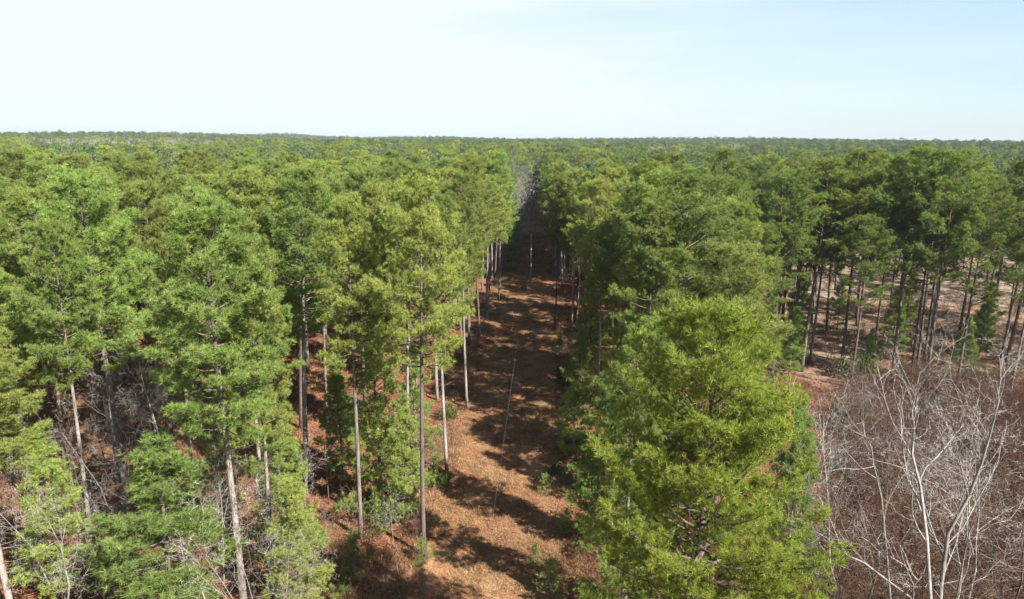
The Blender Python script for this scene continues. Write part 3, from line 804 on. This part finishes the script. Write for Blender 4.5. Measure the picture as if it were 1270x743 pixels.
for i, (v, tx, ty, Y, yt, lab) in enumerate([
        (0, 1232, 560, 40, 440, 'pale leafless tree near the right border, tallest over the thicket'),
        (2, 1090, 640, 37, 500, 'many stemmed leafless tree at the left side of the thicket'),
        (0, 1010, 560, 44, 455, 'slim white leafless tree just right of the huge pine, reaching into the open stand'),
        (1, 1062, 600, 40, 478, 'thin pale leafless tree leaning over the left side of the thicket'),
        (0, 1205, 600, 38, 470, 'pale leafless tree right of centre in the thicket, behind the leaning white one'),
        (3, 1035, 560, 46, 470, 'thin grey leafless tree between the huge pine and the thicket'),
        (1, 1000, 500, 54, 425, 'slim pale leafless tree just right of the huge pine crown'),
        (2, 1265, 680, 34, 560, 'leafless tree cut by the right border at the bottom'),
        (3, 1200, 700, 33, 560, 'grey leafless tree right of the leaning white one'),
        (0, 1050, 700, 34, 590, 'leafless tree at the bottom beside the huge pine'),
        (1, 1130, 560, 47, 470, 'leafless tree in the middle of the thicket'),
        (3, 1180, 540, 52, 470, 'grey leafless tree deep in the thicket'),
        (2, 1075, 520, 57, 465, 'bushy leafless tree at the back of the thicket')]):
    bare_hero(BARE[3] if i in (1, 5, 7, 9, 12) else BARE[v], 10, tx, ty, Y, yt, lab, GB, i * 1.3)
GBL = 'leafless trees among the pines on the left'
for i, (v, tx, ty, Y, yt, lab) in enumerate([
        (0, 186, 470, 45, 372, 'white leafless tree standing above the bushy young pine on the left'),
        (1, 66, 640, 37, 535, 'pale leafless tree left of the bushy young pine'),
        (2, 215, 520, 43, 455, 'leafless tree leaning beside the white one on the left'),
        (1, 133, 520, 47, 440, 'slim leafless tree left of the white one'),
        (2, 318, 700, 34, 565, 'many stemmed leafless tree tangled round the whitish trunk'),
        (3, 95, 600, 40, 500, 'grey leafless tree in front of the shaded hollow at the left'),
        (0, 262, 560, 41, 470, 'leafless tree left of the whitish trunk'),
        (3, 530, 540, 56, 490, 'small leafless tree left of the slender pale trunk'),
        (3, 405, 560, 52, 500, 'small leafless tree on the rusty ground patch left of the clearing'),
        (1, 236, 330, 88, 262, 'pale leafless tree showing in the canopy gap on the left'),
        (2, 228, 320, 92, 285, 'second leafless tree in the canopy gap on the left'),
        (3, 340, 670, 37, 600, 'grey leafless tree between the whitish trunk and the small bright pine'),
        (0, 20, 640, 41, 560, 'leafless tree beside the left border')]):
    bare_hero(BARE[v], 10, tx, ty, Y, yt, lab, GBL, i * 0.9)
STRIP = ['first', 'second', 'third', 'fourth', 'fifth', 'sixth', 'seventh', 'eighth', 'ninth', 'tenth', 'eleventh', 'twelfth']
SAPL = [(48, 38, 560, 'near the left border at the bottom'), (88, 42, 520, 'left of the bushy young pine'), (112, 36, 600, 'in front of the shaded hollow'),
        (150, 44, 480, 'right beside the thick grey trunk'), (170, 50, 445, 'behind the white bare tree'), (228, 40, 540, 'right of the bushy young pine'),
        (256, 36, 590, 'just left of the long whitish trunk'), (306, 38, 560, 'just right of the long whitish trunk'), (350, 35, 620, 'below the shorter grey trunk'),
        (396, 45, 540, 'on rusty ground between grey trunks'), (420, 41, 610, 'at the bottom among shaded trunks'), (486, 46, 590, 'between the two near trunks by the clearing'),
        (12, 45, 520, 'against the left border'), (134, 55, 420, 'left of the white bare tree'), (205, 58, 410, 'in the gap behind the white bare tree')]
for i, (px_, Y_, yt_, w_) in enumerate(SAPL):
    bare_hero(BARE[(1, 3, 0)[i % 3]], 10, px_, 600, Y_, yt_, 'thin grey leafless sapling ' + w_, 'thin leafless saplings at the lower left', i * 1.9)
GBF = 'grey leafless trees lining the far clearing'
for i, (x, y, h) in enumerate([(-8.3, 170, 17), (-8.6, 180, 18), (-8.0, 192, 19), (-8.4, 205, 20), (-7.8, 220, 20), (-7.6, 236, 21), (-9.2, 214, 19), (-7.2, 255, 20), (-8.8, 248, 21)]):
    s = h / 10
    HEROES.append((x, y))
    tree('bare_tree', [('trunk', BARE[3 if i % 2 else 0][0]), ('twigs', BARE[3 if i % 2 else 0][1])], x, y, (s * .9, s * .9, s), i, 'grey leafless tree left of the far clearing, %s from the near end of its row' % STRIP[i], 'bare tree', GBF)

for i in range(16):
    rs = random.Random(500 + i)
    y = 158 + i * 5.2 + rs.uniform(-2, 2); x = -7.9 + rs.uniform(-1.2, .3)
    if y > 240: x += 1.0
    (tm, cm), h0, r0, _ = KIND['young'][i % 2]
    if i % 2: parts = BARE[(0, 3, 2)[i % 3]]; parts = BARE[(0, 1, 2)[i % 3]]; h = rs.uniform(16, 20); s = h / 10; tree('bare_tree', [('trunk', parts[0]), ('twigs', parts[1])], x, y, (s, s, s), i, 'tall leafless tree among young pines along the far left edge, %s from the near end' % STRIP[i // 2], 'bare tree', GBF)
    else: h = rs.uniform(11, 16); s = h / h0; tree('young_pine_tree', [('trunk', tm), ('crown', cm)], x, y, (s * .9, s * .9, s), i, 'pale green young pine along the far left edge, %s from the near end' % STRIP[i // 2], 'pine tree', 'young pines lining the far clearing')
YG = sorted([(36, 96, 8), (44, 90, 6), (52, 100, 9), (58, 93, 7), (41, 108, 10), (64, 99, 8), (49, 112, 8), (70, 108, 9), (56, 88, 5), (33, 88, 9), (62, 116, 9), (38, 100, 6)], key=lambda q: q[0] / q[1])
for i, (x, y, h) in enumerate(YG):
    (tm, cm), h0, r0, _ = KIND['young'][i % 2]; s = h / h0
    tree('young_pine_tree', [('trunk', tm), ('crown', cm)], x, y, (s * 1.1, s * 1.1, s), i, 'light green young pine between dark trunks past the thicket, %s from the left' % STRIP[i], 'pine tree', 'young pines behind the thicket')

# ------------------------------------------------------------------ utility pole and its wires
px_, py_ = ground_at(658, 350)
def make_pole(x, y, label):
    e = bpy.data.objects.new('utility_pole', None); e.location = (x, y, -0.05); COL.objects.link(e)
    tag(e, label, 'utility pole')
    b = MB(); b.tube([(0, 0, 0), (0.01, 0, 5), (0, 0, 10.4)], [0.17, 0.145, 0.11], 12); put('post', b.mesh('pole_post', M['pole'], True), e)
    for k, (zz, dx) in enumerate(((10.2, 0.0), (8.9, -0.17))):
        b = MB()
        if k == 0: b.tube([(0, 0, 10.4), (0, 0, 10.48), (0, 0, 10.52), (0, 0, 10.60), (0, 0, 10.66)], [0.035, 0.075, 0.045, 0.07, 0.03], 10)
        else: b.tube([(-0.13, 0, 8.9), (-0.2, 0, 8.9), (-0.2, 0, 8.95), (-.2, 0, 9.0)], [0.03, 0.05, 0.06, 0.04], 8)
        put('insulator', b.mesh('pole_insulator', M['ceramic']), e)
    b = MB(); b.tube([(0.15, 0, 7.6), (0.15, 0, 8.5)], [0.05, 0.05], 8); put('cable_riser', b.mesh('pole_riser', M['steel']), e)
    return e
make_pole(px_, py_, 'weathered wooden utility pole standing in the middle of the far clearing')
def make_wire(x1, z1, x0, sag, label, dia=0.003):
    e = MB()
    pts = []
    y0 = -25.0
    for i in range(61):
        t = i / 60
        pts.append((x0 + (x1 - x0) * t, y0 + (py_ - y0) * t, z1 - sag * 4 * t * (1 - t)))
    e.tube(pts, [dia] * 61, 5)
    o = put('power_line', e.mesh('power_line', M['wire']))
    tag(o, label, 'cable', 'power lines over the clearing')
make_wire(px_, 10.62, PATH_X + 0.15, 1.5, 'upper thin power line running from the pole above the clearing')
make_wire(px_ - 0.2, 9.0, PATH_X - 0.12, 1.6, 'lower thin power line running from the pole above the clearing', 0.003)

# ------------------------------------------------------------------ fallen trunk
def fallen(px0, py0, px1, py1, r, label):
    a = ground_at(px0, py0); c = ground_at(px1, py1)
    x0, y0 = a; dx, dy = c[0] - a[0], c[1] - a[1]
    rs = random.Random(int(px0))
    b = MB(); pts = [(dx * t, dy * t, r * (1 - .4 * t) + 0.03 * math.sin(t * 5)) for t in np.linspace(0, 1, 7)]
    b.tube(pts, [r * (1 - .5 * t) for t in np.linspace(0, 1, 7)], 8)
    e = bpy.data.objects.new('fallen_trunk', None); e.location = (x0, y0, 0); COL.objects.link(e)
    tag(e, label, 'log')
    put('trunk', b.mesh('fallen_trunk', M['bark_white'], True), e)
    for i in range(5):
        t = rs.uniform(.4, 1); p = np.array((dx * t, dy * t, r)); q = p + np.array([rs.uniform(-1, 1), rs.uniform(-1, 1), rs.uniform(.1, .9)])
        b = MB(); b.tube([p, (p + q) / 2, q], [.03, .02, .008], 4); put('branch', b.mesh('fallen_branch', M['bark_white']), e)
fallen(598, 385, 634, 393, 0.14, 'pale fallen trunk lying across the left half of the far clearing')
fallen(96, 716, 140, 733, 0.12, 'pale fallen trunk on rusty ground below the bushy young pine')
fallen(722, 628, 752, 640, 0.08, 'pale fallen trunk in the brushwood at the right rim of the clearing')

# ------------------------------------------------------------------ the rest of the forest
rng = random.Random(2024)
cell = {}
def near_ok(x, y, d):
    c = 6.0; ix, iy = int(x // c), int(y // c)
    for a in (-1, 0, 1):
        for b in (-1, 0, 1):
            for (qx, qy, qd) in cell.get((ix + a, iy + b), ()):
                if (qx - x) ** 2 + (qy - y) ** 2 < min(d, qd) ** 2: return False
    return True
def add_cell(x, y, d):
    cell.setdefault((int(x // 6.0), int(y // 6.0)), []).append((x, y, d))
for hx, hy in HEROES: add_cell(hx, hy, 3.6)
def in_path(x, y):
    if y > 335: return False
    hw = 6.4 + 0.8 * math.sin(y * 0.09)
    if y > 155: hw = 5.0
    if y > 262: hw = 3.6
    if y > 300: hw = 1.5
    return abs(x - PATH_X - (0.5 if y > 155 else 0)) < hw
def in_thicket(x, y):
    return y < 84 and x > 20 + (y - 44) * 0.42 and y > -5
def hardwood(x, y):
    """patches of leafless hardwood far away"""
    if ((x + 290) / 62) ** 2 + ((y - 500) / 90) ** 2 < 1: return True
    if ((x - 95) / 30) ** 2 + ((y - 440) / 32) ** 2 < 1: return True
    if ((x + 190) / 60) ** 2 + ((y - 900) / 60) ** 2 < 1: return True
    return False
fill = []      # (x, y)
def sample(n, y0, y1, halfang, d):
    for _ in range(n):
        y = math.sqrt(rng.uniform(max(0, y0) ** 2, y1 ** 2)) if y0 >= 0 else rng.uniform(y0, y1)
        x = rng.uniform(-1, 1) * (abs(y) * halfang + 20)
        if y < 62 and y > 22 and abs(x - PATH_X) < 8 + y * 0.74 and not (x > 20): continue   # hand-placed zone
        if y < 22 and math.hypot(x, y) < 16: continue
        if -6 < y < 22 and abs(x) < 0.9 * y + 14: continue
        if y < 22 and x < -8: continue
        if in_path(x, y) or in_thicket(x, y) or (22 < y < 84 and x > 14 + (y - 44) * 0.34): continue
        if x > 38 and 95 < y < 185 and x > y * 0.40 and rng.random() < 0.92: continue       # open brushy field
        if 3 < x < 30 and 45 < y < 146:
            if x < 5.5 or rng.random() < .5 or not near_ok(x, y, 7.0): continue
        if not near_ok(x, y, d): continue
        add_cell(x, y, d); fill.append((x, y, d))
sample(500, -45, 22, 0.9, 6.5)
for _ in range(1500):      # close tall stand shading the far lane from the right
    y = rng.uniform(140, 285); x = rng.uniform(2.9, 17)
    if near_ok(x, y, 3.1): add_cell(x, y, 3.1); fill.append((x, y, 3.1))
sample(2200, 22, 62, 0.95, 5.6)
sample(14000, 62, 260, 0.92, 5.2)
sample(14000, 260, 520, 0.86, 5.6)
# far: no spacing test needed, the crowns only show as a surface
far = []
for _ in range(26000):
    y = math.sqrt(rng.uniform(500 ** 2, 1500 ** 2)); x = rng.uniform(-1, 1) * y * 0.84
    far.append((x, y))
for _ in range(24000):
    y = math.sqrt(rng.uniform(1500 ** 2, 3300 ** 2)); x = rng.uniform(-1, 1) * y * 0.82
    far.append((x, y))

vis = []
rest = []
for (x, y, d) in fill:
    q = project((x, y, 18.0))
    m = 30
    if q and -m < q[0] < 1270 + m and -m < q[1] < 743 + m and y > 20 and not hardwood(x, y): vis.append((q[2], x, y))
    else: rest.append((x, y))
vis.sort()
NMAX = 300 - len([o for o in COL.objects if o.name.startswith('pine_tree') or o.name.startswith('young_pine')])
for (_, x, y) in vis[NMAX:]: rest.append((x, y))
MARKS = [(60, 'the left border'), (120, 'the rusty gap near the left border'), (175, 'the thick grey trunk'), (230, 'the white bare tree on the left'),
         (300, 'the long whitish trunk'), (355, 'the shorter grey trunk'), (410, 'the rusty ground patch'), (460, 'the thin dark trunk'),
         (510, 'the narrow young pine'), (545, 'the shaded trunk by the clearing'), (620, 'the slender pale trunk by the clearing'), (668, 'the far left edge row'),
         (720, 'the black trunk at the right rim'), (780, 'the young pines at the right rim'), (840, 'the left half of the huge pine'), (900, 'the top of the huge pine'),
         (960, 'the rounded bright crown'), (1030, 'the bare stems beside the huge pine'), (1080, 'the left part of the thicket'), (1130, 'the slim dark trunk past the thicket'),
         (1180, 'the thick dark trunk pair'), (1230, 'the forked dark pine'), (1e9, 'the leaning dark pine at the right border')]
ORD = ['first', 'second', 'third', 'fourth', 'fifth', 'sixth', 'seventh', 'eighth', 'ninth', 'tenth', 'eleventh', 'twelfth', 'thirteenth', 'fourteenth', 'fifteenth',
       'sixteenth', 'seventeenth', 'eighteenth', 'nineteenth', 'twentieth'] + ['twenty-' + q for q in ('first', 'second', 'third', 'fourth', 'fifth', 'sixth', 'seventh', 'eighth', 'ninth')]
counts = {}
LOOK = {'tall': 'pine with a high green crown', 'deep': 'pine with a deep full crown', 'umb': 'dark pine with a spreading crown'}
for (dist, x, y) in vis[:NMAX]:
    sd = side_of(x)
    edge = abs(x - PATH_X) < 12
    if sd == 'left': kd = rng.choice(['tall', 'tall', 'deep'])
    else: kd = rng.choice(['deep', 'tall', 'umb']) if x < 30 else rng.choice(['umb', 'umb', 'tall'])
    if edge and sd == 'right': kd = 'deep' if y > 150 else 'tall'
    if x > 28 and y < 140: kd = 'umb'
    (tm, cm), h0, r0, _ = rng.choice(KIND[kd])
    H = rng.uniform(20.5, 27.0)
    s = H / h0
    q = project((x, y, 18.0))
    mk = [m for m in MARKS if q[0] < m[0]][0][1]
    counts[mk] = counts.get(mk, 0) + 1
    lab = '%s, %s one back behind %s' % (LOOK[kd], ORD[min(counts[mk], len(ORD)) - 1], mk)
    if len(lab.split()) > 16: lab = lab.replace('with a ', 'with ')
    if len(lab.split()) > 16: lab = '%s pine back behind %s' % (ORD[min(counts[mk], len(ORD)) - 1], mk)
    e_ = tree('pine_tree', [('trunk', tm), ('crown', cm)], x, y, (s * rng.uniform(.85, 1.25), s * rng.uniform(.85, 1.25), s), rng.uniform(0, 6.28),
         lab, 'pine tree', {'left': G_L, 'right': G_R}[sd], (R(rng.uniform(-2, 2)), R(rng.uniform(-2, 2))))
    if rng.random() < .4: darken(e_)

# ------------------------------------------------------------------ geometry-node scatter for what nobody could count
def scatter(name, protos, pts, label, cat):
    """pts: list of (x, y, z, rot, scale, index); one object whose geometry nodes instance the prototypes"""
    col = bpy.data.collections.new(name + '_kinds')
    for i, me in enumerate(protos):
        o = bpy.data.objects.new('%s_kind_%s' % (name, chr(97 + i)), me); col.objects.link(o)
    me = bpy.data.meshes.new(name)
    a = np.array(pts, float)
    me.from_pydata(a[:, :3].tolist(), [], [])
    for an, typ, data in (('rot', 'FLOAT', a[:, 3]), ('scl', 'FLOAT', a[:, 4]), ('kind_i', 'INT', a[:, 5].astype(int))):
        at = me.attributes.new(an, typ, 'POINT'); at.data.foreach_set('value', data)
    o = put(name, me)
    tag(o, label, cat, None, 'stuff')
    ng = bpy.data.node_groups.new(name, 'GeometryNodeTree')
    ng.interface.new_socket('Geometry', in_out='INPUT', socket_type='NodeSocketGeometry')
    ng.interface.new_socket('Geometry', in_out='OUTPUT', socket_type='NodeSocketGeometry')
    nn = ng.nodes; lk = ng.links.new
    gi = nn.new('NodeGroupInput'); go = nn.new('NodeGroupOutput')
    ip = nn.new('GeometryNodeInstanceOnPoints')
    ci = nn.new('GeometryNodeCollectionInfo'); ci.inputs['Collection'].default_value = col
    ci.inputs['Separate Children'].default_value = True; ci.inputs['Reset Children'].default_value = True
    def attr(n_, t):
        q = nn.new('GeometryNodeInputNamedAttribute'); q.data_type = t; q.inputs['Name'].default_value = n_; return q.outputs['Attribute']
    cx = nn.new('ShaderNodeCombineXYZ'); lk(attr('rot', 'FLOAT'), cx.inputs['Z'])
    lk(gi.outputs[0], ip.inputs['Points']); lk(ci.outputs[0], ip.inputs['Instance'])
    ip.inputs['Pick Instance'].default_value = True
    lk(attr('kind_i', 'INT'), ip.inputs['Instance Index'])
    lk(cx.outputs[0], ip.inputs['Rotation'])
    lk(attr('scl', 'FLOAT'), ip.inputs['Scale'])
    lk(ip.outputs[0], go.inputs[0])
    md = o.modifiers.new('scatter', 'NODES'); md.node_group = ng
    return o

LODP = [pine(301 + i, 25, 0.48 + 0.03 * (i % 3), (3.6, 4.9, 3.4, 4.5, 4.0)[i], 64, dens=0.5, k=8, nl=.30, nw=.085, lod=True, step=1.1, clump=6, csz=1.1, mat=('needle', 'needle_cool', 'needle_cool', 'needle_gold', 'needle')[i]) for i in range(5)]
LODM = [bare(311 + i, 20, .16, depth=3, kids=(22, 9, 7), mat='bark_white', lod=True, name='distant_bare_tree', tw=.04) for i in range(2)]
protos = LODP + LODM
pts = []
for (x, y) in rest + far:
    r = math.hypot(x, y)
    bt = hardwood(x, y) and rng.random() < 0.75
    if bt: i = 5 + rng.randrange(2); s = rng.uniform(1.0, 1.2)
    else:
        i = rng.choice([0, 0, 1, 2, 2, 3, 4, 4] if x < 20 else [0, 1, 1, 2, 1, 3, 4])
        s = rng.uniform(.78, 1.08)
        if y > 520: i = rng.choice([0, 1, 1, 1, 2, 2, 2, 4])
        if y > 420: s = rng.uniform(.72, 1.14) if rng.random() > .03 else rng.uniform(1.12, 1.2)
        if rng.random() < .03 and not in_path(x, y) and y > 62: i = 5 + rng.randrange(2); s = rng.uniform(.7, .95)
    pts.append((x, y, hgt(x, y) - 0.1, rng.uniform(0, 6.28), s, i))
for _ in range(900):          # lower growth closing in on the shaded far end of the clearing
    y = rng.uniform(150, 420); e = 5.8 if y < 262 else 3.8
    x = PATH_X + 0.5 + (e + abs(rng.gauss(0, 3.0))) * rng.choice([1, 1, 1, 1, -1])
    if y > 325: x = rng.uniform(-14, 9)
    if x < PATH_X and y < 250 and x > -12: continue
    pts.append((x, y, 0, rng.uniform(0, 6.28), rng.uniform(.35, .95), rng.randrange(4)))
scatter('distant_forest', protos, pts, 'unbroken pine canopy stretching back to the horizon with greyish leafless patches', 'forest')

# ------------------------------------------------------------------ undergrowth
TW = [bare(401 + i, 1.9, .016, stems=6, depth=2, kids=(7, 6), mat=('twig_red', 'twig_red', 'twig_tan', 'twig_red')[i], lod=True, name='brush', tw=.009, spread=.4) for i in range(4)]
TW += [bare(411 + i, 3.6, .028, stems=4, depth=3, kids=(8, 5, 4), mat=('twig_tan', 'twig_red')[i], lod=True, name='tall_brush', tw=.009, spread=.4) for i in range(2)]
pts = []
for _ in range(4600):
    y = rng.uniform(24, 92); x = rng.uniform(15, 85)
    if x > 25 + y: continue
    if not in_thicket(x, y): continue
    if math.sin(x * .55 + 1.1 * math.sin(y * .3)) * math.cos(y * .42 + .4 * x) > .45: continue
    tall = rng.random() < 0.35
    pts.append((x, y, 0, rng.uniform(0, 6.28), rng.uniform(.8, 1.5), 4 + rng.randrange(2) if tall else rng.randrange(4)))
scatter('thicket', TW, pts, 'tangle of leafless reddish brush filling the lower right corner', 'thicket')
pts = []
for _ in range(5200):
    y = rng.uniform(24, 175); x = rng.uniform(-1, 1) * (y * .8 + 12)
    dpx = abs(x - PATH_X)
    if dpx < 5.6 + 1.2 * math.sin(y * .4): continue
    if in_thicket(x, y): continue
    p = 0.75 if dpx < 9.5 else 0.5
    if x > 40 and y > 84: p = 1.0
    if math.sin(x * .35 + 1.0) * math.cos(y * .27) < -0.1 and x < 40: p *= 0.35
    if rng.random() > p: continue
    tall = rng.random() < 0.2
    pts.append((x, y, 0, rng.uniform(0, 6.28), rng.uniform(.45, 1.15), 4 + rng.randrange(2) if tall else rng.randrange(4)))
scatter('undergrowth', TW, pts, 'brown leafless undergrowth scattered over the forest floor', 'undergrowth')

# grass and straw on the clearing and the forest floor
def tuft_mesh(seed, n, h, w, spread, mat, flat=False):
    g = np.random.default_rng(seed)
    b = MB()
    P = np.c_[g.uniform(-spread, spread, n), g.uniform(-spread, spread, n), np.zeros(n)]
    if flat: d = unit(np.c_[g.normal(size=(n, 2)), g.uniform(0.0, 0.35, n)]); P[:, 2] = g.uniform(0.02, 0.08, n)
    else: d = unit(np.c_[g.normal(size=(n, 2)) * .45, np.ones(n)])
    sd = unit(np.cross(d, unit(g.normal(size=(n, 3))))) * w
    L = h * g.uniform(.5, 1.2, (n, 1))
    b.tris(np.stack([P - sd, P + sd, P + d * L], axis=1))
    return b.mesh('tuft', M[mat])
TF = [tuft_mesh(1, 46, .16, .016, .55, 'dry_grass'), tuft_mesh(2, 40, .22, .016, .5, 'dry_grass'), tuft_mesh(3, 50, .3, .02, .7, 'litter', True),
      tuft_mesh(4, 46, .14, .016, .5, 'green_grass'), tuft_mesh(5, 30, .45, .018, .35, 'dry_grass')]
pts = []
for _ in range(17000):
    y = 30 + 190 * rng.random() ** 1.4; x = PATH_X + rng.uniform(-8.0, 7.6)
    e = abs(x - PATH_X)
    g_ = math.sin(x * .5 + 2) * math.cos(y * .17)
    i = rng.choice([0, 0, 2, 1]) if g_ < .35 else rng.choice([0, 3, 0, 2])
    if e > 5.6: i = rng.choice([2, 4, 1, 2])
    elif rng.random() < .02: i = 4
    pts.append((x, y, 0.0, rng.uniform(0, 6.28), rng.uniform(.6, 1.3), i))
scatter('grass', TF, pts, 'short dry tan grass mixed with pine straw over the clearing', 'grass')
pts = []
for _ in range(16000):
    y = 24 + 110 * rng.random() ** 1.3; x = rng.uniform(-1, 1) * (y * .78 + 12)
    if abs(x - PATH_X) < 6: continue
    pts.append((x, y, 0.0, rng.uniform(0, 6.28), rng.uniform(.8, 1.8), 0 if rng.random() < .85 else 1))
scatter('forest_litter', [TF[2], TF[4]], pts, 'fallen rusty pine straw and dead grass between the trunks', 'litter')

# ------------------------------------------------------------------ haze
USE_HAZE = True
if USE_HAZE:
    b = MB(); b.box((-4200, -160, -14.0), (4200, 5200, 52.0))
    m, nt, out = new_mat('haze_air')
    pv = nt.nodes.new('ShaderNodeVolumePrincipled')
    pv.inputs['Color'].default_value = (0.72, 0.84, 1.0, 1)
    pv.inputs['Density'].default_value = 0.00011
    pv.inputs['Anisotropy'].default_value = 0.2
    nt.links.new(pv.outputs[0], out.inputs['Volume'])
    o = put('haze', b.mesh('haze', m))
    tag(o, 'faint bluish haze over the far forest', 'haze', None, 'stuff')
